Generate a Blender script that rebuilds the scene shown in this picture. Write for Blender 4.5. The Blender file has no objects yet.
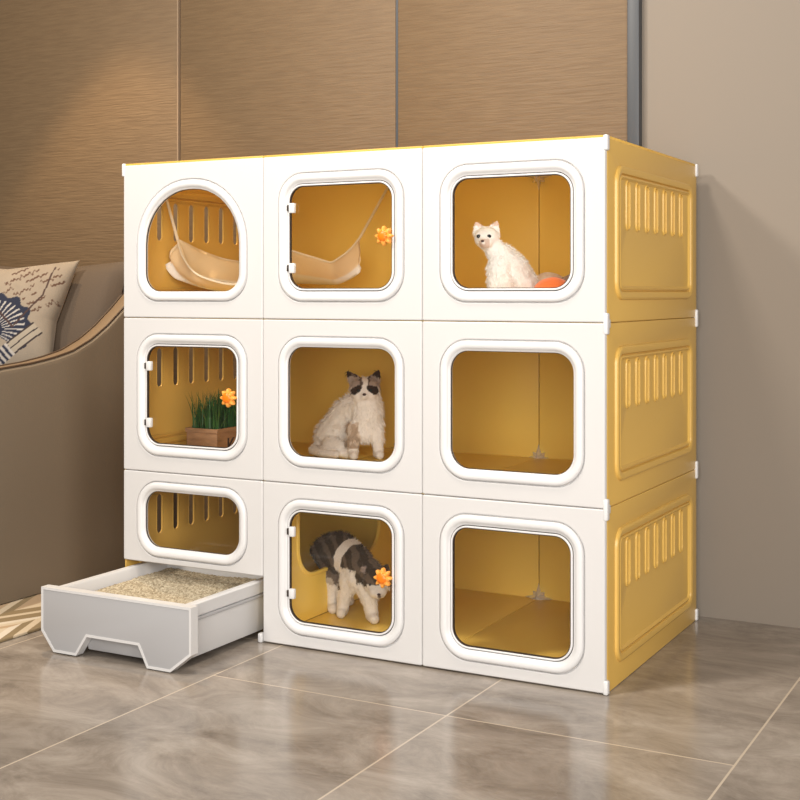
import bpy, bmesh, math, random
from mathutils import Vector, Matrix, noise
random.seed(4)
PI = math.pi
sc = bpy.context.scene
COL = sc.collection

# ------------------------------------------------------------------ camera
cam = bpy.data.cameras.new('camera'); camo = bpy.data.objects.new('camera', cam); COL.objects.link(camo)
YAW = 0.492366
camo.location = (0.93495, -2.69784, 0.88481); camo.rotation_euler = (PI/2, 0, YAW)
cam.sensor_width = 36; cam.lens = 1282.61*36/800; cam.shift_y = -106.5/800; cam.clip_start = .05
sc.camera = camo

# ------------------------------------------------------------------ world, lights, exposure
sc.view_settings.view_transform = 'Standard'; sc.view_settings.look = 'None'
sc.view_settings.gamma = 1; sc.view_settings.use_curve_mapping = False
sc.view_settings.exposure = 0.16
w = bpy.data.worlds.new('world'); sc.world = w; w.use_nodes = True
w.node_tree.nodes['Background'].inputs[0].default_value = (1.0, .93, .86, 1)
w.node_tree.nodes['Background'].inputs[1].default_value = .16

def area(name, loc, target, size, power, col, size_y=None):
    l = bpy.data.lights.new(name, 'AREA'); l.size = size; l.energy = power; l.color = col
    if size_y: l.shape = 'RECTANGLE'; l.size_y = size_y
    o = bpy.data.objects.new(name, l); COL.objects.link(o); o.location = loc
    o.rotation_euler = (Vector(target)-Vector(loc)).to_track_quat('-Z', 'Y').to_euler()
    return o
area('ceiling_light_left', (-1.6, -1.9, 2.73), (-.6, .3, .8), .35, 52, (1, .93, .84))
area('ceiling_light_front', (-.53, -.62, 2.72), (-.6, .1, .7), .3, 26, (1, .90, .78))
area('fill_light', (1.15, -3.7, 1.45), (-.7, .2, .55), 1.9, 118, (1, .975, .94), 2.1)  # added fill behind the camera to brighten the cell interiors, not a real window
area('fill_light_right', (3.0, -2.6, 1.7), (-.6, .2, .6), 1.0, 62, (1, .95, .90), 1.3)  # second added fill from the right, for inner left walls and sofa arm shadow
sp = bpy.data.lights.new('wall_washer_spot', 'SPOT'); sp.energy = 95; sp.color = (1, .72, .42)
sp.spot_size = math.radians(60); sp.spot_blend = .3; sp.shadow_soft_size = .04
so = bpy.data.objects.new('wall_washer_spot', sp); COL.objects.link(so); so.location = (-1.98, .27, 2.62); so.rotation_euler = (0, 0, 0)

# ------------------------------------------------------------------ materials
def nm(name):
    m = bpy.data.materials.new(name); m.use_nodes = True
    return m, m.node_tree.nodes, m.node_tree.links, m.node_tree.nodes['Principled BSDF']
def mat(name, c, rough=.5, metal=0, spec=.5, bump=None, coat=0, var=None, sheen=0):
    m, N, L, b = nm(name)
    b.inputs['Base Color'].default_value = (*c, 1); b.inputs['Roughness'].default_value = rough
    b.inputs['Metallic'].default_value = metal; b.inputs['Specular IOR Level'].default_value = spec
    b.inputs['Coat Weight'].default_value = coat
    b.inputs['Sheen Weight'].default_value = sheen
    tc = N.new('ShaderNodeTexCoord')
    if bump:
        sx, st = bump
        mp = N.new('ShaderNodeMapping'); mp.inputs['Scale'].default_value = sx if isinstance(sx, tuple) else (sx,)*3
        n = N.new('ShaderNodeTexNoise'); n.inputs['Scale'].default_value = 1; n.inputs['Detail'].default_value = 4
        bp = N.new('ShaderNodeBump'); bp.inputs['Strength'].default_value = st; bp.inputs['Distance'].default_value = .004
        L.new(tc.outputs['Object'], mp.inputs['Vector']); L.new(mp.outputs[0], n.inputs['Vector'])
        L.new(n.outputs['Fac'], bp.inputs['Height']); L.new(bp.outputs[0], b.inputs['Normal'])
    if var:
        sx, c2 = var
        mp = N.new('ShaderNodeMapping'); mp.inputs['Scale'].default_value = sx if isinstance(sx, tuple) else (sx,)*3
        n = N.new('ShaderNodeTexNoise'); n.inputs['Scale'].default_value = 1; n.inputs['Detail'].default_value = 5
        r = N.new('ShaderNodeValToRGB'); r.color_ramp.elements[0].position = .36; r.color_ramp.elements[1].position = .66
        r.color_ramp.elements[0].color = (*c2, 1); r.color_ramp.elements[1].color = (*c, 1)
        L.new(tc.outputs['Object'], mp.inputs['Vector']); L.new(mp.outputs[0], n.inputs['Vector'])
        L.new(n.outputs['Fac'], r.inputs[0]); L.new(r.outputs[0], b.inputs['Base Color'])
    return m
def attr_mat(name, rough, bump=None, sheen=0, spec=.4):
    m = mat(name, (1, 1, 1), rough, bump=bump, sheen=sheen, spec=spec)
    N, L = m.node_tree.nodes, m.node_tree.links
    a = N.new('ShaderNodeVertexColor'); a.layer_name = 'Col'
    L.new(a.outputs[0], N['Principled BSDF'].inputs['Base Color'])
    return m
WHITE = mat('white_plastic', (.60, .585, .575), .38)
WRING = mat('white_gloss_plastic', (.68, .67, .665), .28)
YEL = mat('yellow_plastic', (.70, .435, .10), .36)
YELB = mat('yellow_plastic_inner', (.96, .68, .15), .35)
YELT = mat('yellow_top_plastic', (.80, .50, .09), .4)
def translucent(m, f, c):
    N, L = m.node_tree.nodes, m.node_tree.links; b = N['Principled BSDF']
    t = N.new('ShaderNodeBsdfTranslucent'); t.inputs[0].default_value = (*c, 1); x = N.new('ShaderNodeMixShader'); x.inputs[0].default_value = f
    L.new(b.outputs[0], x.inputs[1]); L.new(t.outputs[0], x.inputs[2]); L.new(x.outputs[0], N['Material Output'].inputs[0])
translucent(YELT, .5, (.99, .88, .50))
GREYP = mat('grey_drawer_plastic', (.38, .375, .38), .45)
LGREY = mat('pale_drawer_edge', (.60, .59, .585), .4)
DARK = mat('dark_gasket', (.035, .025, .02), .5)
CLIP = mat('clear_connector', (.80, .77, .72), .15, metal=.5)
ORANGE = mat('orange_plastic', (.85, .19, .006), .35)
ORANGEL = mat('light_orange_plastic', (.88, .36, .06), .35)
def glass():
    m, N, L, b = nm('clear_acrylic'); N.remove(b)
    t = N.new('ShaderNodeBsdfTransparent'); t.inputs[0].default_value = (.99, .98, .965, 1)
    g = N.new('ShaderNodeBsdfGlossy'); g.inputs['Roughness'].default_value = .03
    lw = N.new('ShaderNodeLayerWeight'); lw.inputs[0].default_value = .5
    pw = N.new('ShaderNodeMath'); pw.operation = 'POWER'; L.new(lw.outputs['Facing'], pw.inputs[0]); pw.inputs[1].default_value = 5
    f = N.new('ShaderNodeMath'); f.operation = 'MULTIPLY_ADD'; L.new(pw.outputs[0], f.inputs[0]); f.inputs[1].default_value = .6; f.inputs[2].default_value = .025
    x = N.new('ShaderNodeMixShader'); L.new(f.outputs[0], x.inputs[0]); L.new(t.outputs[0], x.inputs[1]); L.new(g.outputs[0], x.inputs[2])
    L.new(x.outputs[0], N['Material Output'].inputs[0]); return m
GLASS = glass()

def floor_mat():
    m, N, L, b = nm('taupe_marble_tile')
    tc = N.new('ShaderNodeTexCoord'); sep = N.new('ShaderNodeSeparateXYZ'); L.new(tc.outputs['Object'], sep.inputs[0])
    def math_(op, a, bb=None):
        n = N.new('ShaderNodeMath'); n.operation = op
        for i, v in enumerate((a, bb)):
            if v is None: continue
            if isinstance(v, (int, float)): n.inputs[i].default_value = v
            else: L.new(v, n.inputs[i])
        return n.outputs[0]
    def cell(axis, off, size):
        return math_('DIVIDE', math_('SUBTRACT', axis, off), size)
    ux = cell(sep.outputs[0], -.851, .601); uy0 = cell(sep.outputs[1], -.283, 1.2)
    uy = math_('ADD', uy0, math_('ADD', math_('MULTIPLY', math_('LESS_THAN', ux, 0.0), .75), math_('MULTIPLY', math_('GREATER_THAN', ux, 2.0), .5)))
    def line(u, size, wd):
        fr = math_('FRACT', u); d = math_('MINIMUM', fr, math_('SUBTRACT', 1.0, fr))
        return math_('LESS_THAN', math_('MULTIPLY', d, size), wd)
    grout = math_('MAXIMUM', line(ux, .601, .0022), line(uy, 1.2, .0022))
    # per-tile offset of veins
    cmb = N.new('ShaderNodeCombineXYZ'); L.new(math_('FLOOR', ux), cmb.inputs[0]); L.new(math_('FLOOR', uy), cmb.inputs[1])
    wn = N.new('ShaderNodeTexWhiteNoise'); L.new(cmb.outputs[0], wn.inputs['Vector'])
    sc_ = N.new('ShaderNodeVectorMath'); sc_.operation = 'SCALE'; sc_.inputs['Scale'].default_value = 7; L.new(wn.outputs['Color'], sc_.inputs[0])
    add = N.new('ShaderNodeVectorMath'); L.new(tc.outputs['Object'], add.inputs[0]); L.new(sc_.outputs[0], add.inputs[1])
    mp = N.new('ShaderNodeMapping'); mp.inputs['Scale'].default_value = (2.0, 3.6, 1); mp.inputs['Rotation'].default_value = (0, 0, .45)
    L.new(add.outputs[0], mp.inputs['Vector'])
    n1 = N.new('ShaderNodeTexNoise'); n1.inputs['Scale'].default_value = 1.9; n1.inputs['Detail'].default_value = 12; n1.inputs['Distortion'].default_value = .7; n1.inputs['Roughness'].default_value = .72
    L.new(mp.outputs[0], n1.inputs['Vector'])
    r = N.new('ShaderNodeValToRGB'); e = r.color_ramp.elements
    e[0].position = .3; e[0].color = (.150, .125, .102, 1); e[1].position = .72; e[1].color = (.40, .355, .305, 1)
    k = r.color_ramp.elements.new(.5); k.color = (.27, .230, .192, 1)
    L.new(n1.outputs['Fac'], r.inputs[0])
    # thin pale veins
    n2 = N.new('ShaderNodeTexNoise'); n2.inputs['Scale'].default_value = 1.7; n2.inputs['Detail'].default_value = 6; n2.inputs['Distortion'].default_value = 2.2
    L.new(mp.outputs[0], n2.inputs['Vector'])
    v = math_('ABSOLUTE', math_('SUBTRACT', n2.outputs['Fac'], .5))
    vr = N.new('ShaderNodeMapRange'); vr.inputs['From Min'].default_value = 0; vr.inputs['From Max'].default_value = .02; vr.inputs['To Min'].default_value = .10; vr.inputs['To Max'].default_value = 0
    L.new(v, vr.inputs[0])
    mx = N.new('ShaderNodeMix'); mx.data_type = 'RGBA'; L.new(vr.outputs[0], mx.inputs[0]); L.new(r.outputs[0], mx.inputs[6]); mx.inputs[7].default_value = (.42, .37, .32, 1)
    mg = N.new('ShaderNodeMix'); mg.data_type = 'RGBA'; L.new(grout, mg.inputs[0]); L.new(mx.outputs[2], mg.inputs[6]); mg.inputs[7].default_value = (.50, .42, .33, 1)
    L.new(mg.outputs[2], b.inputs['Base Color'])
    rr = N.new('ShaderNodeMapRange'); rr.inputs['To Min'].default_value = .10; rr.inputs['To Max'].default_value = .26
    L.new(n1.outputs['Fac'], rr.inputs[0]); L.new(rr.outputs[0], b.inputs['Roughness'])
    bp = N.new('ShaderNodeBump'); bp.invert = True; bp.inputs['Strength'].default_value = .3; bp.inputs['Distance'].default_value = .001
    L.new(grout, bp.inputs['Height']); L.new(bp.outputs[0], b.inputs['Normal'])
    return m
FLOOR = floor_mat()
WALLP = mat('grey_beige_plaster', (.235, .198, .160), .75, bump=((6, 6, 6), .05))
CLAD = mat('brown_grasscloth_panel', (.176, .112, .056), .62, var=((12, 12, 120), (.152, .095, .047)), bump=((12, 12, 150), .5))
TRIMG = mat('slate_metal_trim', (.055, .060, .068), .45)
TRIMB = mat('warm_metal_strip', (.50, .36, .24), .35, metal=.5)
SOFA = mat('taupe_sofa_leather', (.165, .130, .092), .55, bump=(180, .15))
SOFAB = mat('tan_sofa_edge', (.20, .135, .078), .55, bump=(180, .15))
SOFAC = mat('taupe_cushion_fabric', (.095, .066, .043), .8, bump=(220, .2))
PIPING = mat('dark_piping', (.06, .035, .02), .6)
HAMM = attr_mat('hammock_fabric', .9, bump=(160, .2), sheen=.2)
ROPE = mat('cream_rope', (.80, .70, .55), .8)
FUR = attr_mat('cat_fur', .85, sheen=.15, spec=.15)
EYE = mat('dark_eye', (.015, .018, .02), .08)
NOSEM = mat('pink_nose', (.42, .16, .13), .5)
NOSED = mat('dark_nose', (.05, .02, .02), .4)
WOOD = mat('planter_wood', (.42, .24, .13), .7, var=((14, 14, 60), (.27, .15, .08)), bump=((8, 8, 60), .4))
SOIL = mat('planter_soil', (.03, .02, .012), .95, bump=(120, 1))
GRASS = mat('cat_grass', (.045, .15, .03), .5, var=(60, (.02, .075, .02)))
INK = mat('dark_ink', (.05, .03, .03), .7)
def litter_mat():
    m, N, L, b = nm('beige_litter'); tc = N.new('ShaderNodeTexCoord')
    v = N.new('ShaderNodeTexVoronoi'); v.inputs['Scale'].default_value = 230
    L.new(tc.outputs['Object'], v.inputs['Vector'])
    r = N.new('ShaderNodeValToRGB'); r.color_ramp.elements[0].color = (.20, .155, .09, 1); r.color_ramp.elements[1].color = (.50, .43, .31, 1)
    s = N.new('ShaderNodeSeparateColor'); L.new(v.outputs['Color'], s.inputs[0]); L.new(s.outputs[0], r.inputs[0]); L.new(r.outputs[0], b.inputs['Base Color'])
    b.inputs['Roughness'].default_value = .9
    return m
LITTER = litter_mat()
def rug_mat():
    m, N, L, b = nm('chevron_rug'); tc = N.new('ShaderNodeTexCoord'); s = N.new('ShaderNodeSeparateXYZ'); L.new(tc.outputs['Object'], s.inputs[0])
    def M(op, a, c=None):
        n = N.new('ShaderNodeMath'); n.operation = op
        for i, q in enumerate((a, c)):
            if q is None: continue
            if isinstance(q, (int, float)): n.inputs[i].default_value = q
            else: L.new(q, n.inputs[i])
        return n.outputs[0]
    # strips running along x; boards slant one way then the other (herringbone)
    row = M('DIVIDE', s.outputs[0], .12)
    par = M('MODULO', M('FLOOR', row), 2.0)
    sgn = M('SUBTRACT', M('MULTIPLY', M('ABSOLUTE', par), 2.0), 1.0)
    d = M('ADD', s.outputs[1], M('MULTIPLY', M('MULTIPLY', M('SUBTRACT', M('FRACT', row), .5), sgn), .26))
    k = M('FLOOR', M('DIVIDE', d, .05))
    c3 = N.new('ShaderNodeCombineXYZ'); L.new(k, c3.inputs[0]); L.new(M('FLOOR', row), c3.inputs[1])
    w_ = N.new('ShaderNodeTexWhiteNoise'); L.new(c3.outputs[0], w_.inputs['Vector'])
    r = N.new('ShaderNodeValToRGB'); r.color_ramp.interpolation = 'CONSTANT'
    e = r.color_ramp.elements; e[0].color = (.50, .41, .29, 1); e[1].position = .35; e[1].color = (.22, .16, .085, 1)
    q = e.new(.6); q.color = (.38, .27, .165, 1); q = e.new(.82); q.color = (.56, .49, .39, 1)
    L.new(w_.outputs['Value'], r.inputs[0]); L.new(r.outputs[0], b.inputs['Base Color']); b.inputs['Roughness'].default_value = .95
    return m
RUG = rug_mat()

# ------------------------------------------------------------------ helpers
def link(name, me, m, parent=None, smooth=True, ang=35):
    for x in (m if isinstance(m, (list, tuple)) else [m]): me.materials.append(x)
    if smooth and len(me.polygons):
        me.polygons.foreach_set('use_smooth', [True]*len(me.polygons))
        me.set_sharp_from_angle(angle=math.radians(ang))
    o = bpy.data.objects.new(name, me); COL.objects.link(o); o.parent = parent
    return o
def obj(name, bm, m, parent=None, smooth=True, ang=35):
    bmesh.ops.recalc_face_normals(bm, faces=bm.faces)
    me = bpy.data.meshes.new(name); bm.to_mesh(me); bm.free()
    return link(name, me, m, parent, smooth, ang)
def thing(name, label, cat, loc=(0, 0, 0), rz=0, group=None):
    o = bpy.data.objects.new(name, None); COL.objects.link(o); o.location = loc; o.rotation_euler = (0, 0, rz)
    o.empty_display_size = .05
    return tag(o, label, cat, group)
def tag(o, label, cat, group=None):
    o['label'] = label; o['category'] = cat
    if group: o['group'] = group
    return o
def struct(o): o['kind'] = 'structure'; return o
def box(bm, a, b, bev=0, seg=2):
    a = Vector(a); b = Vector(b)
    r = bmesh.ops.create_cube(bm, size=1); vs = r['verts']
    for v in vs: v.co = Vector([(a[i]+b[i])/2 + v.co[i]*(b[i]-a[i]) for i in range(3)])
    if bev:
        es = list({e for v in vs for e in v.link_edges})
        bmesh.ops.bevel(bm, geom=es, offset=bev, segments=seg, profile=.5, affect='EDGES')
    return bm
def B(a, b, bev=0, seg=2): return box(bmesh.new(), a, b, bev, seg)
def tube(bm, pts, r, n=10, cap=True):
    pts = [Vector(p) for p in pts]; rs = r if isinstance(r, (list, tuple)) else [r]*len(pts)
    rings = []
    up = Vector((.3, .2, 1)).normalized()
    for i, p in enumerate(pts):
        t = (pts[min(i+1, len(pts)-1)]-pts[max(i-1, 0)]).normalized()
        a = t.cross(up)
        if a.length < .05: a = t.cross(Vector((1, 0, 0)))
        a.normalize(); b2 = t.cross(a)
        rings.append([bm.verts.new(p+(a*math.cos(2*PI*k/n)+b2*math.sin(2*PI*k/n))*rs[i]) for k in range(n)])
    for i in range(len(rings)-1):
        for k in range(n): bm.faces.new((rings[i][k], rings[i][(k+1) % n], rings[i+1][(k+1) % n], rings[i+1][k]))
    if cap: bm.faces.new(rings[0]); bm.faces.new(rings[-1][::-1])
    return bm
def rrect(x0, x1, z0, z1, rt, rb, n=8):
    """closed rounded rectangle, radius rt at the two top corners, rb at the bottom ones"""
    P = []
    for cx, cz, r, a0 in ((x1-rt, z1-rt, rt, 0), (x0+rt, z1-rt, rt, PI/2), (x0+rb, z0+rb, rb, PI), (x1-rb, z0+rb, rb, 1.5*PI)):
        for k in range(n+1):
            a = a0+k/n*PI/2; P.append((cx+r*math.cos(a), cz+r*math.sin(a)))
    return P
def loft(bm, loops, plane, closed=False):
    """loops: list of (points2d, depth); plane maps (u, v, d) -> xyz"""
    R = [[bm.verts.new(plane(u, v, d)) for u, v in P] for P, d in loops]
    n = len(R[0]); m = len(R)
    for i in range(m if closed else m-1):
        A, C_ = R[i], R[(i+1) % m]
        for k in range(n): bm.faces.new((A[k], A[(k+1) % n], C_[(k+1) % n], C_[k]))
    return R
FRONT = lambda u, v, d: (u, d, v)

def curve_plate(loops, thick, bev, plane):
    """flat plate with holes and rounded edges, from 2D outlines"""
    cu = bpy.data.curves.new('c', 'CURVE'); cu.dimensions = '2D'; cu.fill_mode = 'BOTH'
    cu.extrude = thick/2-bev; cu.bevel_depth = bev; cu.bevel_resolution = 2; cu.offset = -bev
    for P in loops:
        s = cu.splines.new('POLY'); s.points.add(len(P)-1); s.use_cyclic_u = True
        for i, (a, b) in enumerate(P): s.points[i].co = (a, b, 0, 1)
    o = bpy.data.objects.new('c', cu); COL.objects.link(o)
    dg = bpy.context.evaluated_depsgraph_get(); me = bpy.data.meshes.new_from_object(o.evaluated_get(dg))
    bpy.data.objects.remove(o); bpy.data.curves.remove(cu)
    bm = bmesh.new(); bm.from_mesh(me); bpy.data.meshes.remove(me)
    bmesh.ops.remove_doubles(bm, verts=bm.verts, dist=1e-6)
    for v in bm.verts: v.co = Vector(plane(v.co.x, v.co.y, v.co.z))
    return bm

# ------------------------------------------------------------------ the room
YW = .790                                   # plaster plane behind the panelling
struct(obj('floor', B((-4.2, -3.6, -.05), (3.2, YW+.1, 0)), FLOOR))
struct(obj('wall_back', B((-4.2, YW, 0), (3.2, YW+.1, 2.9)), WALLP))
def clad(x0, x1):
    return struct(obj('wall_cladding_panel', B((x0, YW-.022, 0), (x1, YW, 2.9), .003), CLAD))
clad(-4.2, -3.395); clad(-3.385, -1.7785)
clad(-1.766, -.940); clad(-.932, -.200)
struct(obj('trim_1', B((-1.7785, YW-.024, 0), (-1.7735, YW, 2.9)), TRIMB))
struct(obj('trim_2', B((-.940, YW-.020, 0), (-.932, YW, 2.9)), TRIMG))
struct(obj('trim_3', B((-.200, YW-.030, 0), (-.166, YW, 2.9), .002), TRIMG))
struct(obj('trim_4', B((-1.7735, YW-.008, 0), (-1.766, YW, 2.9)), PIPING))

# ------------------------------------------------------------------ the cabinet
W, D, RH = 1.36, .745, .41
CW = W/3
cab = thing('cat_house', 'large white and yellow three by three cat house with rounded windows on the tiled floor', 'cat house', (0, 0, 0))

def front_panel(x0, x1, z0, z1, win, rt_out, rt_in, door, knob=None, hinges=()):
    g = .0009
    wx0, wx1, wz0, wz1 = win
    def ro(d, extra=0):
        return rrect(wx0+d, wx1-d, wz0+d, wz1-d, max(rt_out-d, .004), max(.072-d, .004), 10)
    outer = rrect(x0+g, x1-g, z0+g, z1-g, .004, .004, 10)
    outer2 = rrect(x0+g+.002, x1-g-.002, z0+g+.002, z1-g-.002, .003, .003, 10)
    outer3 = rrect(x0+g+.0035, x1-g-.0035, z0+g+.0035, z1-g-.0035, .002, .002, 10)
    bm = bmesh.new()
    loft(bm, [(outer, .012), (outer, .002), (outer2, 0), (outer3, 0), (ro(-.003), 0), (ro(-.0012), 0), (ro(0), .0012), (ro(0), .006), (ro(.0028), .006), (ro(.0028), .012)], FRONT, closed=True)
    obj('front_panel', bm, WHITE, cab, ang=50)
    # raised window frame
    def ri(d):
        return rrect(wx0+d, wx1-d, wz0+d, wz1-d, max(rt_out-d, .004), max(.072-d*.9, .004), 10)
    bm = bmesh.new()
    prof = [(.003, .012), (.003, -.001), (.0042, -.0035), (.0072, -.0055), (.0105, -.0060), (.0155, -.0058), (.0200, -.004), (.0225, -.0005), (.0238, .001), (.0262, .0015), (.0272, .003), (.0272, .014), (.020, .014)]
    loft(bm, [(ri(a), b) for a, b in prof], FRONT, closed=True)
    fr = obj('window_frame', bm, WRING, cab, ang=60)
    dd = .0272
    if door:
        bm = bmesh.new(); loft(bm, [(ri(dd-.0004), .008), (ri(dd-.0004), .004), (ri(dd+.0020), .004), (ri(dd+.0020), .008)], FRONT, closed=True)
        obj('gasket', bm, DARK, fr)
        dr = bmesh.new(); loft(dr, [(ri(dd+.0020), .012), (ri(dd+.0020), .0005), (ri(dd+.0028), -.0005), (ri(dd+.0056), -.0005), (ri(dd+.0062), .0005), (ri(dd+.0062), .012)], FRONT, closed=True)
        dro = obj('door', dr, WRING, cab, ang=60)
        q = ri(dd+.0058)
        bm = bmesh.new(); loft(bm, [(ri(dd+.0062), .010), (ri(dd+.0062), .002), (ri(dd+.0080), .002), (ri(dd+.0080), .010)], FRONT, closed=True)
        obj('seal', bm, DARK, dro)
    else:
        dro = fr; q = ri(dd-.0006)
        bm = bmesh.new(); loft(bm, [(ri(dd-.0004), .010), (ri(dd-.0004), .006), (ri(dd+.0012), .006), (ri(dd+.0012), .010)], FRONT, closed=True)
        obj('gasket', bm, DARK, fr)
    bm = bmesh.new(); R = loft(bm, [(q, .0045), (q, .0075)], FRONT)
    bm.faces.new(R[0][::-1]); bm.faces.new(R[1])
    p = obj('pane', bm, GLASS, dro, smooth=False); p['label'] = 'clear acrylic pane'
    for hx, hz in hinges:
        bm = B((hx-.006, -.0075, hz-.0125), (hx+.010, .004, hz+.0125), .0025)
        hg = obj('hinge', bm, WRING, dro)
        hg['label'] = 'white plastic hinge clip'
    for hx, hz in hinges:
        obj('hinge_pin', B((hx-.0125, -.006, hz-.008), (hx-.0062, .004, hz+.008), .001), DARK, dro)
    if knob:
        kx, kz = knob; bm = bmesh.new(); n = 64
        def star(r, amp):
            return [(kx+(r+amp*math.cos(8*a))*math.cos(a), kz+(r+amp*math.cos(8*a))*math.sin(a)) for a in [2*PI*k/n for k in range(n)]]
        R = loft(bm, [(star(.0185, .0045), .001), (star(.0198, .0048), -.004), (star(.0193, .0046), -.012), (star(.0168, .0036), -.0145), (star(.0135, .001), -.0142)], FRONT)
        bm.faces.new(R[0])
        R2 = loft(bm, [(star(.0135, .001), -.0142), (star(.0125, .0008), -.0165), (star(.008, 0), -.019), (star(.003, 0), -.0197)], FRONT)
        bm.faces.new(R2[-1]); bm.faces.ensure_lookup_table()
        me_k = obj('knob', bm, [ORANGEL, ORANGE], dro, ang=50)
        for f in me_k.data.polygons:
            c = f.center
            if (c.x-kx)**2+(c.z-kz)**2 < .0133**2: f.material_index = 1
        me_k['label'] = 'orange sun shaped knob'

cols = [(-W, -W+CW), (-W+CW, -CW), (-CW, 0)]
def wn(c, a, b): x0, x1 = cols[c]; return (x0+.046, x1-.0475, a, b)
r3, r2, r1 = 2*RH, RH, 0
front_panel(*cols[0], r3, 3*RH, wn(0, .863, 1.186), .172, .15, False)
front_panel(*cols[1], r3, 3*RH, wn(1, .863, 1.186), .072, .05, True, (-.552, 1.023), ((-.8185, 1.098), (-.8185, .948)))
front_panel(*cols[2], r3, 3*RH, wn(2, .863, 1.186), .072, .05, True)
front_panel(*cols[0], r2, r3, wn(0, .452, .779), .072, .05, True, (-1.008, .617), ((-1.2710, .692), (-1.2710, .541)))
front_panel(*cols[1], r2, r3, wn(1, .451, .779), .072, .05, False)
front_panel(*cols[2], r2, r3, wn(2, .450, .779), .072, .05, False)
front_panel(*cols[0], .167, r2, wn(0, .183, .3865), .072, .05, False)
front_panel(*cols[1], r1+.003, r2, wn(1, .032, .3745), .072, .05, True, (-.555, .203), ((-.8185, .290), (-.8185, .135)))
front_panel(*cols[2], r1+.003, r2, wn(2, .031, .3745), .072, .05, True)
def side_panel(x_out, sgn, z0, th=.010, lip=.003):
    """yellow side panel, sgn=+1 right side (outer face towards +x)"""
    plane = lambda a, b, c: (x_out - sgn*th/2 + c, a, b)
    yc = .3725; pts = [rrect(.0128, D-.001, z0+.0006, z0+RH-.0006, .002, .002, 3)]
    for k in range(7):
        y = yc+(k-3)*.0725
        pts.append(rrect(y-.0118, y+.0118, z0+.213, z0+.322, .0116, .0116, 6))
    bm = curve_plate(pts, th, .22*th, plane)
    a0, a1, b0, b1 = .064, .690, z0+.050, z0+.356
    for s in (1, -1):
        sg = s
        base = x_out if s == sgn else x_out - sgn*th
        prof = [(0, -.0003), (.002, .0052), (.006, .0072), (.012, .0072), (.018, .0055), (.021, -.0003), (.0225, -.0003), (.0235, .004), (.027, .0052), (.033, -.0003)]
        loft(bm, [(rrect(a0+p, a1-p, b0+p, b1-p, max(.042-p, .006), max(.042-p, .006), 8), h) for p, h in prof], lambda u, v, d, base=base, sg=sg: (base+sg*d, u, v))
    for k in range(7):                                                     # raised lips round the slots
        y = yc+(k-3)*.0725
        for sg, bs in ((sgn, x_out), (-sgn, x_out-sgn*th)):
            loft(bm, [(rrect(y-.0118-p, y+.0118+p, z0+.213-p, z0+.322+p, .0116+p, .0116+p, 6), h) for p, h in ((-.0002, -.3*th), (.0004, lip), (.0020, lip), (.0042, -.0003))], lambda u, v, d, bs=bs, sg=sg: (bs+sg*d, u, v))
    me = bpy.data.meshes.new('side_panel'); bm.to_mesh(me); bm.free()
    return link('side_panel', me, YEL, cab, ang=24)
for z0 in (0, RH, 2*RH):
    side_panel(0, 1, z0); side_panel(-W-.0045, -1, z0, .004, .0008)
for i, (x0, x1) in enumerate(cols):
    for z0 in (0, RH, 2*RH):
        bm = B((x0+.0012, D-.012, z0+.001), (x1-.0012, D-.004, z0+RH-.001), .0015)
        obj('back_panel', bm, YELB, cab)
        # shelves
        if not (i == 0 and z0 == 0):
            obj('shelf_panel', B((x0+(.0012 if i else .011), .014, z0+(.003 if z0 == 0 else -.004)), (x1-(.0012 if i < 2 else .011), D-.0135, z0+(.011 if z0 == 0 else .004)), .0012), YELB, cab)
    obj('top_panel', B((x0+(.0012 if i else 0), .003, 3*RH-.001), (x1-(.0012 if i < 2 else 0), D, 3*RH+.0045), .0015), YELT, cab)
# inner corner connectors at the joints of the back panels
def connector(x, z, kind):
    bm = bmesh.new(); y = D-.013
    arms = []
    ext = .026
    dirs = [(1, 0), (-1, 0), (0, 1), (0, -1)]
    if kind == 'floor': dirs = [(1, 0), (-1, 0), (0, 1)]
    if kind == 'top': dirs = [(1, 0), (-1, 0), (0, -1)]
    c0 = bm.verts.new((x, y-.022, z + (.008 if kind == 'floor' else 0)))
    n = 16; ring = []; ring2 = []
    for k in range(n):
        a = 2*PI*k/n; r = .044 if k % 4 == 0 else (.026 if k % 2 == 0 else .018)
        zz = z+r*math.sin(a)
        if kind == 'floor': zz = max(zz, z)
        if kind == 'top': zz = min(zz, z)
        ring.append(bm.verts.new((x+r*math.cos(a), y, zz)))
        r2 = r*.45; z2 = z+r2*math.sin(a)
        ring2.append(bm.verts.new((x+r2*math.cos(a), y-(.020 if k % 2 else .013), z2)))
    for k in range(n):
        bm.faces.new((ring[k], ring[(k+1) % n], ring2[(k+1) % n], ring2[k])); bm.faces.new((ring2[k], ring2[(k+1) % n], c0))
    bm.faces.new(ring[::-1])
    o = obj('corner_connector', bm, CLIP, cab, smooth=False); o['label'] = 'clear plastic joint connector'
for x in (-2*CW, -CW):
    connector(x, .012, 'floor'); connector(x, RH+.001, 'mid'); connector(x, 2*RH+.001, 'mid'); connector(x, 3*RH-.008, 'top')
# outer clips on the right side and at the left top corner
def clip(a, b): return obj('edge_clip', B(a, b, .004, 3), WRING, cab)
for z, h0, h1 in ((3*RH, .030, -.004), (2*RH, .026, .022), (RH, .026, .022), (0, -.0005, .032)):
    clip((-.006, -.0015, z-h0), (.0055, .016, z+h1+ (.009 if z == 3*RH else 0)))
    clip((-.006, D-.013, z-h0), (.0055, D+.002, z+h1+ (.009 if z == 3*RH else 0)))
    if z != 3*RH and z:                                                     # little prong
        obj('edge_clip', B((-.001, .010, z-.012), (.005, .024, z+.008), .003), WRING, cab)
clip((-W-.0055, -.0015, 3*RH-.030), (-W+.006, .016, 3*RH+.0055))
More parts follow.
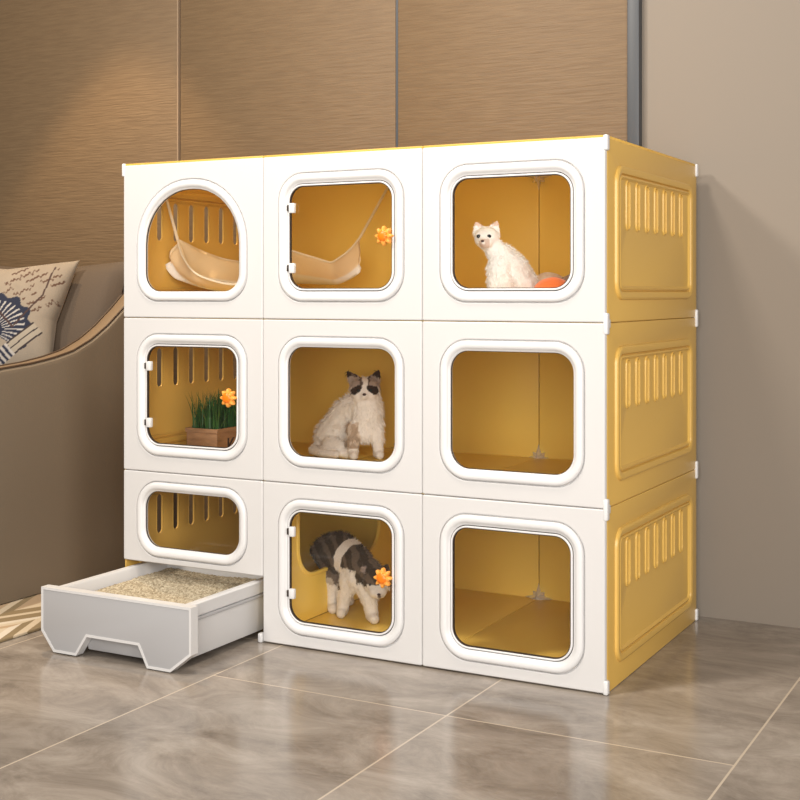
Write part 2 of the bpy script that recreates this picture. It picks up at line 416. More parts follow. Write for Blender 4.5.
# hinge foot by the drawer
clip((-2*CW-.014, -.004, 0), (-2*CW-.001, .014, .024))
bm = curve_plate([rrect(.014, D-.014, .012, RH-.005, .004, .004, 3), rrect(.165, .600, .135, .360, .075, .075, 10)], .006, .0012, lambda a, b, c: (-2*CW+c, a, b))
loft(bm, [(rrect(.165-p, .600+p, .135-p, .360+p, .075+p, .075+p, 10), h) for p, h in ((-.0002, 0), (.0005, .006), (.004, .0075), (.009, .006), (.012, .0028))], lambda u, v, d: (-2*CW+d, u, v))
obj('divider_panel', bm, YELB, cab, ang=24)['label'] = 'yellow inner divider with a rounded pass-through'

# ------------------------------------------------------------------ litter drawer (pulled out, part of the house)
dx0, dx1 = -1.351, -.9125
df = -.319
def drawer():
    # front with cut feet and a handle recess; raised pale rim round it
    P = [(-1.3475, .1585), (-1.3475, .052), (-1.308, .004), (-1.236, .004), (-1.202, .054), (-1.043, .054), (-1.016, .004), (-.948, .004), (-.888, .050), (-.888, .1585)]
    bm = curve_plate([P], .024, .003, lambda a, b, c: (a, df+.012+c, b))
    o = bpy.data.objects.new('x', bpy.data.meshes.new('drawer')); me = o.data; bm.to_mesh(me); bm.free(); bpy.data.objects.remove(o)
    fr = link('drawer', me, GREYP, cab, ang=40)
    # pale edge band around the front outline
    cx = sum(p[0] for p in P)/len(P); cz = .09
    n = len(P); off = []
    for i in range(n):
        a, b, c = Vector(P[i-1]), Vector(P[i]), Vector(P[(i+1) % n])
        e1 = (b-a).normalized(); e2 = (c-b).normalized(); n1 = Vector((-e1.y, e1.x)); n2 = Vector((-e2.y, e2.x))
        bi = (n1+n2).normalized(); off.append(b+bi*(.0052/max(bi.dot(n1), .3)))
    bm = bmesh.new()
    outw = []
    for i in range(n):
        a, b, c = Vector(P[i-1]), Vector(P[i]), Vector(P[(i+1) % n])
        e1 = (b-a).normalized(); e2 = (c-b).normalized(); n1_ = Vector((-e1.y, e1.x)); n2_ = Vector((-e2.y, e2.x))
        bi = (n1_+n2_).normalized(); outw.append(tuple(b-bi*(.0010/max(bi.dot(n1_), .3))))
    loft(bm, [(outw, .0245), (outw, -.0012), ([tuple(p) for p in off], -.0012), ([tuple(p) for p in off], .0245)], lambda u, v, d: (u, df+d, v), closed=True)
    obj('rim', bm, LGREY, fr, smooth=False)['label'] = 'pale rim of the drawer front'
    # tray walls
    bm = bmesh.new()
    tx0, tx1, ty0, ty1 = -1.334, -.9330, df+.024, .155
    out = rrect(tx0, tx1, ty0, ty1, .008, .008, 3)
    ins = lambda d: rrect(tx0+d, tx1-d, ty0+d, ty1-d, .008, .008, 3)
    R = loft(bm, [(ins(.010), .018), (ins(.004), .045), (out, .118), (out, .1185), (ins(-.005), .120), (ins(-.0065), .148), (ins(-.003), .152), (ins(.010), .152), (ins(.014), .146), (ins(.020), .060)], lambda u, v, d: (u, v, d))
    bm.faces.new(R[0][::-1]); bm.faces.new(R[-1])
    obj('tray', bm, LGREY, fr, ang=40)
    # inner handle plate seen through the recess
    obj('handle_recess', B((-1.222, df+.026, .014), (-1.022, df+.034, .075), .003), GREYP, fr)
    obj('side_rail', B((tx1-.001, ty0+.004, .108), (tx1+.0065, .10, .1165), .002), GREYP, fr)
    return (tx0, tx1, ty0, ty1)
tx0, tx1, ty0, ty1 = drawer()
bm = bmesh.new(); nx, ny = 90, 120
G = [[None]*(ny+1) for _ in range(nx+1)]
for i in range(nx+1):
    for j in range(ny+1):
        x = tx0+.0205+(tx1-tx0-.041)*i/nx; y = ty0+.0205+(ty1-ty0-.041)*j/ny
        h = .121+.008*noise.noise(Vector((x*9, y*9, 0)))+random.uniform(-.0018, .0018)
        G[i][j] = bm.verts.new((x, y, h))
for i in range(nx):
    for j in range(ny): bm.faces.new((G[i][j], G[i+1][j], G[i+1][j+1], G[i][j+1]))
lit = obj('cat_litter', bm, LITTER, smooth=False)
tag(lit, 'beige granular cat litter filling the pulled out drawer', 'cat litter'); lit['kind'] = 'stuff'

# ------------------------------------------------------------------ sofa
sofa = thing('sofa', 'taupe leather sofa at the left behind the cat house, arm towards the cat house', 'sofa', (-2.5, .2, 0))
def P_(name, bm, m, par=sofa, **k):
    for v in bm.verts: v.co -= Vector((-2.5, .2, 0))
    return obj(name, bm, m, par, **k)
def interp(T, y):
    for (a, za), (b, zb) in zip(T, T[1:]):
        if a <= y <= b:
            t = (y-a)/(b-a); t = t*t*(3-2*t) if False else t
            return za+(zb-za)*t
    return T[-1][1]
armT = [(-.30, .655), (-.057, .669), (.08, .680), (.165, .692), (.245, .7085), (.33, .742), (.40, .782), (.473, .834), (.55, .895), (.63, .945), (.70, .965)]
def arm(xo, s):
    """xo outer plane, s=+1: outer side faces +x"""
    ys = [-.30+k*(1.0/40) for k in range(41)]
    th = .070
    bm = bmesh.new(); rings = []
    for y in ys:
        zt = interp(armT, y); e = .0
        if y < -.22: e = .06*((-.22-y)/.08)**2
        xo_ = xo - s*e
        rings.append([bm.verts.new(q) for q in ((xo_, y, .012), (xo_-s*.002, y, .3), (xo_, y, zt-.018), (xo_-s*.003, y, zt-.006), (xo_-s*.010, y, zt), (xo-s*(th-.010), y, zt), (xo-s*(th-.002), y, zt-.008), (xo-s*th, y, zt-.02), (xo-s*th, y, .012))])
    for A, C_ in zip(rings, rings[1:]):
        for k in range(len(A)-1): bm.faces.new((A[k], A[k+1], C_[k+1], C_[k]))
        bm.faces.new((A[-1], A[0], C_[0], C_[-1]))
    bm.faces.new(rings[0]); bm.faces.new(rings[-1][::-1])
    a = P_('armrest', bm, SOFA)
    # tan top band & dark piping
    bm = bmesh.new(); rr = []
    for y in ys:
        zt = interp(armT, y)
        rr.append([bm.verts.new(q) for q in ((xo-s*.012, y, zt-.004), (xo-s*.014, y, zt+.002), (xo-s*.022, y, zt+.004), (xo-s*(th-.022), y, zt+.004), (xo-s*(th-.014), y, zt+.002), (xo-s*(th-.012), y, zt-.004))])
    for A, C_ in zip(rr, rr[1:]):
        for k in range(len(A)-1): bm.faces.new((A[k], A[k+1], C_[k+1], C_[k]))
        bm.faces.new((A[-1], A[0], C_[0], C_[-1]))
    bm.faces.new(rr[0]); bm.faces.new(rr[-1][::-1])
    P_('arm_cap', bm, SOFAB, a)
    for xx in (xo-s*.010, xo-s*(th-.010)):
        bm = bmesh.new(); tube(bm, [(xx, y, interp(armT, y)+.003) for y in ys], .0032, 6)
        P_('piping', bm, PIPING, a)
arm(-1.755, 1); arm(-3.35, -1)
P_('base', B((-3.25, -.24, .03), (-1.87, .70, .30), .02), SOFA)
P_('seat_cushion', B((-2.555, -.26, .305), (-1.830, .46, .46), .04, 4), SOFAC)
P_('seat_cushion', B((-3.235, -.26, .305), (-2.562, .46, .46), .04, 4), SOFAC)
bm = B((-3.34, .58, .03), (-1.765, .735, .955), .03, 4); P_('backrest', bm, SOFA)
def cushion(bm, w, h, t, n=24, corner=.0, ex=.5):
    V = {}
    for s in (1, -1):
        for i in range(n+1):
            for j in range(n+1):
                a = -1+2*i/n; b = -1+2*j/n
                if s == -1 and (i in (0, n) or j in (0, n)): V[s, i, j] = V[1, i, j]; continue
                k = ((1-a*a)*(1-b*b))**ex
                pinch = 1-corner*(1-abs(b))*abs(a)**3 if True else 1
                pz = 1-corner*(1-abs(a))*abs(b)**3
                V[s, i, j] = bm.verts.new((a*w/2*pinch, s*-t/2*k, b*h/2*pz))
    for s in (1, -1):
        for i in range(n):
            for j in range(n):
                q = [V[s, i, j], V[s, i+1, j], V[s, i+1, j+1], V[s, i, j+1]]
                bm.faces.new(q if s == 1 else q[::-1])
    return bm
def place(bm, M):
    for v in bm.verts: v.co = M @ v.co
    return bm
for cx_, wd, rz in ((-2.14, .68, .03), (-2.86, .68, 0)):
    bm = cushion(bmesh.new(), wd, .56, .20, 26, .10, .4)
    place(bm, Matrix.Translation((cx_, .485, .715)) @ Matrix.Rotation(rz, 4, 'Z') @ Matrix.Rotation(-.18, 4, 'X'))
    P_('back_cushion', bm, SOFAC)

# printed pillow
PIL = attr_mat('printed_linen', .85, bump=(300, .25), sheen=.1)
bm = cushion(bmesh.new(), .44, .40, .16, 150, .13, .45)
n1 = noise.noise
me = bpy.data.meshes.new('throw_pillow')
for v in bm.verts: v.co.x += .20*v.co.z
bmesh.ops.recalc_face_normals(bm, faces=bm.faces)
bm.to_mesh(me); bm.free()
def pil_col(a, b):
    """pattern in pillow plane metres, a right, b up"""
    base = (.27, .22, .165); k = n1(Vector((a*14, b*14, 3)))*.5+n1(Vector((a*40, b*40, 1)))*.3
    c = [x*(1+.16*k) for x in base]
    cx, cz = .022, -.045
    dx, dz = a-cx, b-cz; r = math.hypot(dx, dz); th = math.atan2(dz, dx)
    navy = (.012, .016, .035)
    edge = .118+.007*math.sin(th*13)
    if r < edge and th > -.5:
        c = list(navy)
        if .035 < r < .10 and math.sin(th*34+6*r/.1) > .55: c = [.40, .37, .34]
    # barrel shape with ribs to the lower right
    u = (a-.135)*.70+(b+.055)*.71; v = -(a-.135)*.71+(b+.055)*.70
    if -.11 < u < .035 and abs(v) < .024:
        c = [.33, .28, .215]
        if abs(abs(v)-.022) < .0035 or abs(v) < .002: c = [.03, .02, .02]
        if u < -.060: c = list(navy) if math.sin(u*420) > -.1 else [.42, .38, .34]
    # small handwriting rows and a fine diagonal
    p = (a-.12)*.85+(b-.09)*.52; q = -(a-.12)*.52+(b-.09)*.85
    if -.085 < p < .085 and -.08 < q < .095 and r > .125:
        row = math.floor(q/.026); f = q/.026-row
        wv = .5+.33*math.sin(p*420+row*2.1)*n1(Vector((p*60, row*3.1, 0)))*2
        if abs(f-wv) < .13 and n1(Vector((p*22, row*5.7, 2))) > -.12: c = [.09, .045, .028]
    for (x0, y0), (x1, y1) in (((.085, -.03), (.150, .075)), ((.150, .075), (.158, .17)), ((.03, .02), (.085, -.03))):
        t = max(0, min(1, ((a-x0)*(x1-x0)+(b-y0)*(y1-y0))/((x1-x0)**2+(y1-y0)**2)))
        if math.hypot(a-x0-t*(x1-x0), b-y0-t*(y1-y0)) < .0026: c = [.05, .025, .02]
    return c
ca = me.color_attributes.new('Col', 'FLOAT_COLOR', 'POINT')
buf = []
for v in me.vertices:
    c = pil_col(v.co.x-.2*v.co.z, v.co.z) if v.co.y <= 0 else (.55, .45, .34); buf += [*c, 1]
ca.data.foreach_set('color', buf)
pil = link('throw_pillow', me, PIL, None, ang=80)
pil.location = (-2.135, .30, .79); pil.rotation_euler = (-.25, -.03, .45)
tag(pil, 'beige linen pillow with navy flower print leaning on the sofa', 'pillow')

# rug
bm = B((-2.9, -.75, 0.0005), (-1.489, .52, .009), .003)
rug = obj('area_rug', bm, RUG); tag(rug, 'cream and brown chevron rug lying under the sofa front', 'rug')

# ------------------------------------------------------------------ hammock
ham = thing('cat_hammock', 'beige and white cloth hammock slung inside the top left of the cat house', 'hammock', (-1.13, .36, 1.0))
hb = Vector((-1.13, .36, 1.0))
def bez(pts, n=14):
    """Catmull-Rom through points"""
    P = [Vector(p) for p in pts]; out = []
    for i in range(len(P)-1):
        p0 = P[max(i-1, 0)]; p1 = P[i]; p2 = P[i+1]; p3 = P[min(i+2, len(P)-1)]
        for k in range(n):
            t = k/n
            out.append(.5*((2*p1)+(-p0+p2)*t+(2*p0-5*p1+4*p2-p3)*t*t+(-p0+3*p1-3*p2+p3)*t**3))
    out.append(P[-1]); return out
HL, HR = (-1.333, .20, 1.037), (-.911, .500, 1.046)
front_rim = bez([HL, (-1.292, .172, .985), (-1.217, .150, .933), (-1.086, .15, .910), (-1.045, .185, .965), (-1.033, .205, 1.028)], 10)+bez([(-1.033, .205, 1.028), (-1.00, .26, 1.005), (-.925, .365, .970)], 8)[1:]+bez([(-.925, .365, .970), (-.915, .44, 1.005), HR], 10)[1:]
back_rim = bez([HL, (-1.318, .32, 1.000), (-1.278, .42, .978), (-1.14, .56, .965), (-1.0, .57, .99), HR], 8)
def resample(P, n):
    L_ = [0]
    for a, b in zip(P, P[1:]): L_.append(L_[-1]+(b-a).length)
    out = []; j = 0
    for k in range(n+1):
        s = L_[-1]*k/n
        while j < len(P)-2 and L_[j+1] < s: j += 1
        t = (s-L_[j])/max(L_[j+1]-L_[j], 1e-9); out.append(P[j].lerp(P[j+1], min(t, 1)))
    return out
NS, NT = 60, 30
FRm, BRm = resample(front_rim, NS), resample(back_rim, NS)
bm = bmesh.new(); g = []
for i in range(NS+1):
    s = i/NS; a, b = FRm[i], BRm[i]; row = []
    end = math.exp(-(s/.12)**2); end2 = math.exp(-((1-s)/.09)**2)
    M_ = (a+b)/2 + Vector((-.055*end+.010*end2, -.03*end-.02*end2, 0))
    M_.z = min(a.z, b.z) - .15*(1-end-end2)-.155*end-.20*end2
    M_.z = max(M_.z, .842)
    for j in range(NT+1):
        t = j/NT; p = a*(1-t)**2+M_*2*t*(1-t)+b*t*t
        fold = .0030*math.sin(j*.9+s*5)*(end+.35*end2+.35)+.004*n1(Vector((s*9, t*5, 0)))
        row.append(bm.verts.new(p+Vector((fold, fold, 0))-hb))
    g.append(row)
for i in range(NS):
    for j in range(NT): bm.faces.new((g[i][j], g[i+1][j], g[i+1][j+1], g[i][j+1]))
me = bpy.data.meshes.new('cloth'); bmesh.ops.recalc_face_normals(bm, faces=bm.faces); bm.to_mesh(me); bm.free()
ca = me.color_attributes.new('Col', 'FLOAT_COLOR', 'POINT'); buf = []
for i in range(NS+1):
    for j in range(NT+1):
        t = j/NT; c = (.84, .66, .42) if t < .24 or t > .72 else (.86, .83, .80)
        buf += [*c, 1]
ca.data.foreach_set('color', buf)
clo = link('cloth', me, HAMM, ham, ang=80)
sm = clo.modifiers.new('s', 'SOLIDIFY'); sm.thickness = .003
def rel(L_): return [Vector(p)-hb for p in L_]
bm = bmesh.new(); tube(bm, rel(FRm), .0032, 8); tube(bm, rel(BRm), .0032, 8); obj('hem', bm, ROPE, ham)
for a, b in ((HL, (-1.346, .152, 1.184)), (HR, (-.938, D-.02, 1.216)), ((0, 0, 0), (-1.06, .05, 1.218))):
    if b[1] == .05: a = (-1.033, .205, 1.028)
    bm = bmesh.new(); tube(bm, rel([a, b]), .0042, 8); obj('strap', bm, ROPE, ham)
    bm = bmesh.new(); bmesh.ops.create_uvsphere(bm, u_segments=10, v_segments=8, radius=.0085); place(bm, Matrix.Translation(Vector(b)-hb)); obj('hook', bm, WRING, ham)

# ------------------------------------------------------------------ planter
pl = thing('grass_planter', 'square wooden box of green cat grass on the left middle shelf', 'planter', (-1.25, .33, RH+.004))
px0, px1, py0, py1, pz = -.052, .054, -.13, .075, .093
bm = bmesh.new()
q = lambda d: rrect(px0+d, px1-d, py0+d, py1-d, .002, .002, 2)
R = loft(bm, [(q(0), 0), (q(0), pz-.012), (q(-.003), pz-.011), (q(-.003), pz), (q(.006), pz), (q(.006), pz-.02)], lambda u, v, d: (u, v, d))
bm.faces.new(R[0][::-1]); bm.faces.new(R[-1])
obj('wooden_box', bm, WOOD, pl, smooth=False)
obj('soil', B((px0+.007, py0+.007, pz-.02), (px1-.007, py1-.007, pz-.006)), SOIL, pl)
bm = bmesh.new()
for k in range(420):
    x = random.uniform(px0+.008, px1-.006); y = random.uniform(py0+.008, py1-.008)
    h = random.uniform(.05, .115); a = random.uniform(0, 2*PI); ln = random.uniform(.0, .045)
    dx, dy = math.cos(a)*ln, math.sin(a)*ln; wd = random.uniform(.0016, .0028)
    wx, wy = -math.sin(a)*wd, math.cos(a)*wd; pr = None
    if random.random() < .5: wx, wy = wd, 0
    for s_ in range(6):
        t = s_/5; c = Vector((x+dx*t*t, y+dy*t*t, pz-.008+h*t)); ww = (1-t**2.2)
        cur = [bm.verts.new(c-Vector((wx, wy, 0))*ww*.99-Vector((.0001, 0, 0))), bm.verts.new(c+Vector((wx, wy, 0))*ww)]
        if pr: bm.faces.new((pr[0], pr[1], cur[1], cur[0]))
        pr = cur
o = obj('grass', bm, GRASS, pl); o['kind'] = 'stuff'
for s_, txt in enumerate(('X5',)):
    cu = bpy.data.curves.new('t', 'FONT'); cu.body = 'K5'; cu.size = .062; cu.extrude = .0006; cu.space_character = 1.05
    o = bpy.data.objects.new('t', cu); COL.objects.link(o); dg = bpy.context.evaluated_depsgraph_get()
    me = bpy.data.meshes.new_from_object(o.evaluated_get(dg)); bpy.data.objects.remove(o)
    t = link('printed_mark', me, INK, pl, smooth=False); t.rotation_euler = (PI/2, 0, PI/2); t.location = (px1+.0006, py0+.045, .022)

# ------------------------------------------------------------------ toys
def ball(name, loc, r, m, label, stripes=None, group=None):
    bm = bmesh.new(); bmesh.ops.create_uvsphere(bm, u_segments=32, v_segments=20, radius=r)
    for v in bm.verts:
        v.co *= 1+.035*n1(v.co*40+Vector((r*90, 0, 0))); v.co.z *= .96
    o = obj(name, bm, m, None); o.location = loc; tag(o, label, 'toy', group); return o
PL_O = mat('orange_plush', (.90, .20, .04), .85, sheen=.3, bump=(200, .4))
PL_W = mat('white_plush', (.95, .92, .88), .9, sheen=.3, bump=(200, .4), var=(30, (.75, .55, .48)))
PL_B = mat('brown_plush', (.62, .48, .40), .9, sheen=.3, bump=(200, .4), var=(34, (.09, .03, .02)))
ball('plush_ball', (-.186, .160, 2*RH+.004+.050), .052, PL_O, 'orange plush ball on the top right shelf beside the white cat')
ball('plush_ball', (-.282, .375, 2*RH+.004+.058), .059, PL_W, 'white plush ball showing behind the white cat and orange ball')
ball('plush_ball', (-.180, .300, 2*RH+.004+.056), .057, PL_B, 'brown and white mottled plush ball behind the orange ball')

# ------------------------------------------------------------------ cats
def build_cat(name, label, base, prims, colour, ears, eyes, nose, noser=.005, voxel=.0034, fur=(7000, .008), nosem=None, smooth=6, rz=YAW, eyer=.0062):
    """prims: (p0, r0, p1, r1, squash) capsules in a frame x right, y away from the viewer, z up"""
    root = thing(name, label, 'cat', base, rz)
    bm = bmesh.new()
    for pr in prims:
        p0, r0, p1, r1 = pr[:4]; p0, p1 = Vector(p0), Vector(p1)
        n = max(3, int((p1-p0).length/.004)+1)
        for k in range(n+1):
            t = k/n; c = p0.lerp(p1, t); r = r0+(r1-r0)*t
            res = bmesh.ops.create_icosphere(bm, subdivisions=2, radius=r, matrix=Matrix.Translation(c))
            if len(pr) > 4:
                for v in res['verts']:
                    d = v.co-c; v.co = c+Vector((d.x*pr[4][0], d.y*pr[4][1], d.z*pr[4][2]))
    for (b0, tip, wd, fwd) in ears:                                     # ears: thick triangular shells
        b0, tip = Vector(b0), Vector(tip); ax = (tip-b0); side = ax.cross(Vector(fwd)).normalized()
        for k in range(9):
            t = k/8; c = b0.lerp(tip, t); hw = wd*(1-t)**.8
            for q_ in (-1, -.5, 0, .5, 1):
                bmesh.ops.create_icosphere(bm, subdivisions=1, radius=.0048*(1-t*.35), matrix=Matrix.Translation(c+side*hw*q_-Vector(fwd)*(.004*(1-abs(q_))*(1-t))))
    me0 = bpy.data.meshes.new('t'); bm.to_mesh(me0); bm.free()
    o = bpy.data.objects.new('t', me0); COL.objects.link(o)
    rm = o.modifiers.new('r', 'REMESH'); rm.mode = 'VOXEL'; rm.voxel_size = voxel
    s_ = o.modifiers.new('s', 'SMOOTH'); s_.iterations = smooth; s_.factor = .5
    dg = bpy.context.evaluated_depsgraph_get(); me = bpy.data.meshes.new_from_object(o.evaluated_get(dg))
    bpy.data.objects.remove(o)
    bm = bmesh.new(); bm.from_mesh(me); bpy.data.meshes.remove(me)
    bm.normal_update(); bm.faces.ensure_lookup_table()
    cl = bm.verts.layers.float_color.new('Col')
    def setc(v, p, j=0):
        c = colour(p+Vector((n1(p*60), n1(p*60+Vector((9, 0, 0))), n1(p*60+Vector((0, 9, 0)))))*.004)
        v[cl] = (*[max(0, min(1, x*(1+j))) for x in c], 1)
    for v in bm.verts: setc(v, v.co, .10*n1(v.co*160))
    faces = list(bm.faces); rnd = random.Random(7); low = min(v.co.z for v in bm.verts)
    base_v = [(f.calc_center_median(), f.normal.copy(), f.calc_area()) for f in faces]
    mxa = max(a for _, _, a in base_v); cnt = 0
    head = Vector(eyes[0]).lerp(Vector(eyes[1]), .5)
    while cnt < fur[0]:
        c, n, a = rnd.choice(base_v)
        if rnd.random() > a/mxa: continue
        cnt += 1
        if c.z < low+.012: continue
        near = (c-head).length; ln = fur[1]*(.35 if near < .04 else 1)*rnd.uniform(.6, 1.3)
        if c.z < low+.05: ln *= .5
        t1 = Vector((rnd.uniform(-1, 1), rnd.uniform(-1, 1), rnd.uniform(-1, 1))); t1 = (t1-n*t1.dot(n)).normalized()
        flow = Vector((0, 0, -1)); flow = flow-n*flow.dot(n)
        tip = c+(n*.45+flow*.8+t1*.25).normalized()*ln
        w_ = .0009+ln*.07
        vs = [bm.verts.new(c+t1*w_-n*.001), bm.verts.new(c-t1*w_-n*.001), bm.verts.new(tip)]
        j = rnd.uniform(-.06, .12)
        for v in vs: setc(v, c, j)
        bm.faces.new(vs)
    me = bpy.data.meshes.new('body'); bm.to_mesh(me); bm.free()
    body = link('body', me, FUR, root, ang=180)
    for e in eyes:
        bm = bmesh.new(); bmesh.ops.create_uvsphere(bm, u_segments=16, v_segments=10, radius=eyer); place(bm, Matrix.Translation(e) @ Matrix.Diagonal((1.0, .6, .85, 1)))
        obj('eye', bm, EYE, root)
    bm = bmesh.new(); bmesh.ops.create_uvsphere(bm, u_segments=12, v_segments=8, radius=noser); place(bm, Matrix.Translation(nose) @ Matrix.Diagonal((1.15, .7, .8, 1)))
    obj('nose', bm, nosem or NOSEM, root)
    return root

# seated ragdoll cat, middle cell
WH, GR, TN, DK = (.88, .83, .78), (.40, .33, .27), (.60, .50, .42), (.045, .028, .022)
hc = Vector((.021, -.03, .197))
def col2(p):
    d = p-hc
    if p.z > .158 and d.length < .078:
        x = d.x; z = d.z; ax = abs(x)
        if z > .036 and ax > .020: return DK if z > .044 or ax > .040 or n1(p*60) > 0 else (.20, .14, .12)
        if ((ax-.0235)/.0165)**2+((z-.002+.25*(ax-.02))/.0125)**2 < 1: return DK
        if .007 < ax < .014 and .008 < z < .036: return (.14, .10, .085)
        if z > .006 and ax > .012: return (.46, .37, .32)
        if ax >= .040 and z > -.008: return TN
        return (.92, .87, .83)
    if p.z < .028: return WH
    e = .008*n1(p*40)
    if -.034+e < p.x < .006+e and .03 < p.z < .105+2*e and p.y < -.01: return (.46, .35, .26) if n1(p*55) > -.1 else (.66, .55, .45)
    if p.x < -.01: return (.80, .74, .68) if n1(p*18) > -.25 else (.70, .62, .55)
    return WH
f2 = (-.05, -1, .0)
build_cat('cat', 'seated fluffy cream cat with dark patches round its eyes on the middle shelf', (-.9173, .498, RH+.004),
 [((-.083, .055, .052), .050, (-.062, .05, .075), .052), ((-.062, .05, .075), .050, (-.035, .03, .125), .044), ((-.035, .03, .125), .044, (.010, .0, .150), .043),
  ((.010, 0, .150), .044, (.030, -.018, .125), .046), ((.030, -.018, .125), .046, (.022, -.015, .080), .042), ((.030, -.015, .140), .046, (.022, -.02, .175), .040),
  (tuple(hc), .040, tuple(hc+Vector((0, 0, -.002))), .040, (1.14, .92, .90)), ((.005, -.045, .180), .019, (.037, -.045, .180), .019), ((.021, -.060, .182), .013, (.021, -.064, .181), .011),
  ((-.008, -.03, .085), .026, (-.012, -.042, .035), .018), ((-.012, -.042, .035), .016, (-.012, -.048, .014), .016), ((-.012, -.050, .014), .014, (-.010, -.066, .011), .013),
  ((.050, -.02, .10), .026, (.058, -.028, .045), .018), ((.058, -.028, .045), .017, (.060, -.034, .014), .016), ((.060, -.036, .014), .014, (.064, -.052, .011), .013),
  ((-.075, .01, .03), .034, (-.05, -.01, .025), .026), ((-.055, -.02, .016), .015, (-.028, -.036, .013), .014),
  ((-.105, .06, .03), .020, (-.128, .02, .018), .016), ((-.128, .02, .018), .016, (-.10, -.02, .014), .013), ((-.10, -.02, .014), .013, (-.06, -.045, .013), .011)],
 col2, [((-.009, -.02, .222), (-.031, -.022, .249), .016, f2), ((.047, -.02, .222), (.062, -.022, .253), .016, f2)],
 [(.003, -.0655, .197), (.039, -.0655, .197)], (.021, -.0755, .186), .0048, nosem=NOSED, fur=(5000, .011))

# white cat, top right cell
hw = Vector((-.052, -.012, .196))
def colw(p):
    d = p-hw
    if d.length < .06 and d.z > .030: return (.78, .60, .52)
    if d.length < .045 and p.y < -.035 and abs(p.x-(-.060)) < .012 and p.z < .19: return (.70, .58, .52)
    return (.97, .96, .95) if n1(p*45) > -.3 else (.88, .86, .84)
fw_ = (-.25, -1, 0)
build_cat('cat', 'slim white cat sitting in the top right window', (-.3062, .172, 2*RH+.004),
 [((.038, .03, .045), .048, (.032, .025, .080), .046), ((.032, .025, .080), .046, (.012, .015, .122), .040), ((.012, .015, .122), .040, (-.016, .0, .152), .032),
  ((-.018, 0, .150), .030, (-.038, -.008, .175), .024), ((-.018, -.005, .145), .030, (-.026, -.016, .115), .030), ((-.026, -.016, .115), .030, (-.018, -.012, .080), .030),
  (tuple(hw), .029, tuple(hw+Vector((-.003, -.003, -.001))), .029, (1.02, 1, .95)), ((-.062, -.036, .184), .014, (-.053, -.034, .184), .014), ((-.063, -.044, .183), .0095, (-.064, -.047, .182), .008),
  ((-.034, -.02, .09), .021, (-.034, -.026, .035), .014), ((-.034, -.026, .035), .013, (-.034, -.028, .012), .013), ((-.034, -.03, .012), .012, (-.042, -.044, .010), .011),
  ((-.008, -.016, .09), .021, (-.010, -.026, .035), .014), ((-.010, -.026, .035), .013, (-.010, -.03, .012), .013), ((-.010, -.03, .012), .012, (-.018, -.046, .010), .011),
  ((.030, -.005, .03), .030, (.012, -.025, .020), .020), ((.012, -.03, .013), .013, (-.002, -.045, .011), .011),
  ((.060, .05, .02), .018, (.085, .07, .014), .012), ((.085, .07, .014), .012, (.09, .03, .012), .010)],
 colw, [((-.068, -.006, .209), (-.080, -.006, .234), .015, fw_), ((-.038, -.004, .209), (-.027, -.004, .236), .016, fw_)],
 [(-.0735, -.0355, .198), (-.0495, -.0405, .198)], (-.066, -.0565, .186), .0036, nosem=NOSED, fur=(6500, .0075), voxel=.0030, smooth=5, eyer=.0056)

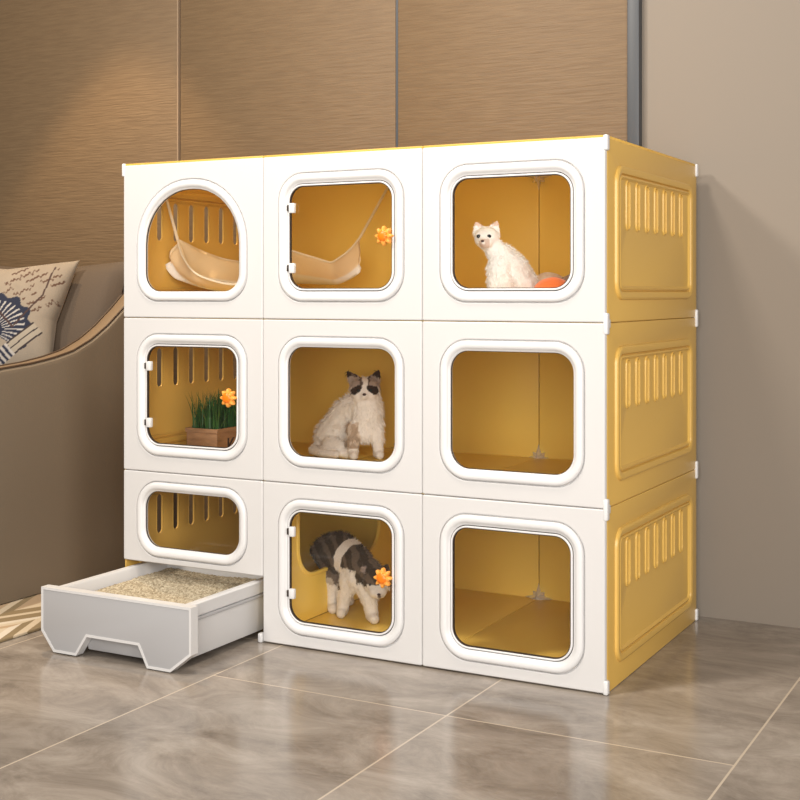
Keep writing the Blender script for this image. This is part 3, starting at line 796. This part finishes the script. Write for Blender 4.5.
# walking tabby and white cat, bottom middle cell
ht = Vector((.090, -.086, .114))
TB, TB2, W3 = (.060, .044, .032), (.15, .112, .085), (.82, .76, .70)
def col3(p):
    d = p-ht
    stripe = TB if math.sin(p.x*150+p.z*110+3*n1(p*20)) > -.2 else TB2
    if p.x < .062 and p.z > .138 and p.y < -.078: return (.34, .27, .24)
    if d.length < .060 and p.y < -.045:
        if p.z < .104 or (p.y < -.112 and p.z < .113) or (abs(p.x-.104) < .006 and p.y < -.10 and p.z < .135): return W3
        return stripe
    s = p.x*.62-p.y*.62
    if p.z < .078 and p.y < .06: return W3
    if p.z < .045: return W3
    if p.y > .03 and p.x < .02 and .05 < p.z < .105: return (.50, .44, .38) if n1(p*34) > -.05 else TB2
    if p.z < .138 and p.x > -.01 and p.y < .03 and p.x < .075: return W3
    if -.018 < s-.25*(p.z-.16) < .012 and p.z > .11: return W3
    return stripe
f3 = (.1, -1, -.35)
build_cat('cat', 'tabby and white cat walking with lowered head in the bottom middle window', (-.838, .285, .0125),
 [((-.045, .120, .150), .050, (-.012, .065, .166), .052), ((-.012, .065, .166), .052, (.038, -.01, .145), .046), ((.038, -.01, .145), .044, (.040, -.03, .110), .036),
  ((.045, -.03, .145), .038, (.080, -.065, .128), .033), (tuple(ht), .036, tuple(ht+Vector((.002, -.006, -.004))), .035, (1.05, 1, .95)),
  ((.086, -.118, .094), .017, (.102, -.118, .094), .017), ((.096, -.128, .090), .012, (.097, -.132, .088), .010),
  ((.056, -.035, .105), .032, (.072, -.052, .055), .022), ((.072, -.052, .055), .021, (.078, -.058, .016), .018), ((.078, -.06, .014), .0155, (.084, -.078, .012), .0145),
  ((.018, -.015, .105), .030, (.002, -.004, .055), .0205), ((.002, -.004, .055), .019, (-.003, 0, .016), .0165), ((-.006, -.002, .014), .015, (-.006, -.020, .012), .014),
  ((-.040, .100, .138), .042, (-.030, .060, .092), .028), ((-.030, .060, .092), .025, (-.034, .062, .048), .0165), ((-.034, .062, .048), .0155, (-.033, .052, .014), .0145), ((-.033, .050, .013), .014, (-.031, .034, .011), .0145),
  ((-.005, .120, .130), .040, (-.002, .12, .085), .028), ((-.002, .12, .085), .022, (.004, .155, .048), .014), ((.004, .155, .048), .014, (.008, .145, .014), .013), ((.008, .145, .013), .013, (.012, .125, .011), .0135),
  ((-.070, .145, .150), .020, (-.084, .130, .148), .016), ((-.084, .130, .148), .016, (-.092, .118, .156), .010)],
 col3, [((.068, -.078, .136), (.050, -.090, .152), .015, f3), ((.112, -.076, .140), (.120, -.082, .158), .012, f3)],
 [(.076, -.119, .112), (.108, -.119, .112)], (.0975, -.1425, .092), .0042, nosem=NOSED, fur=(8000, .0075), voxel=.0032, smooth=5, eyer=.0052)
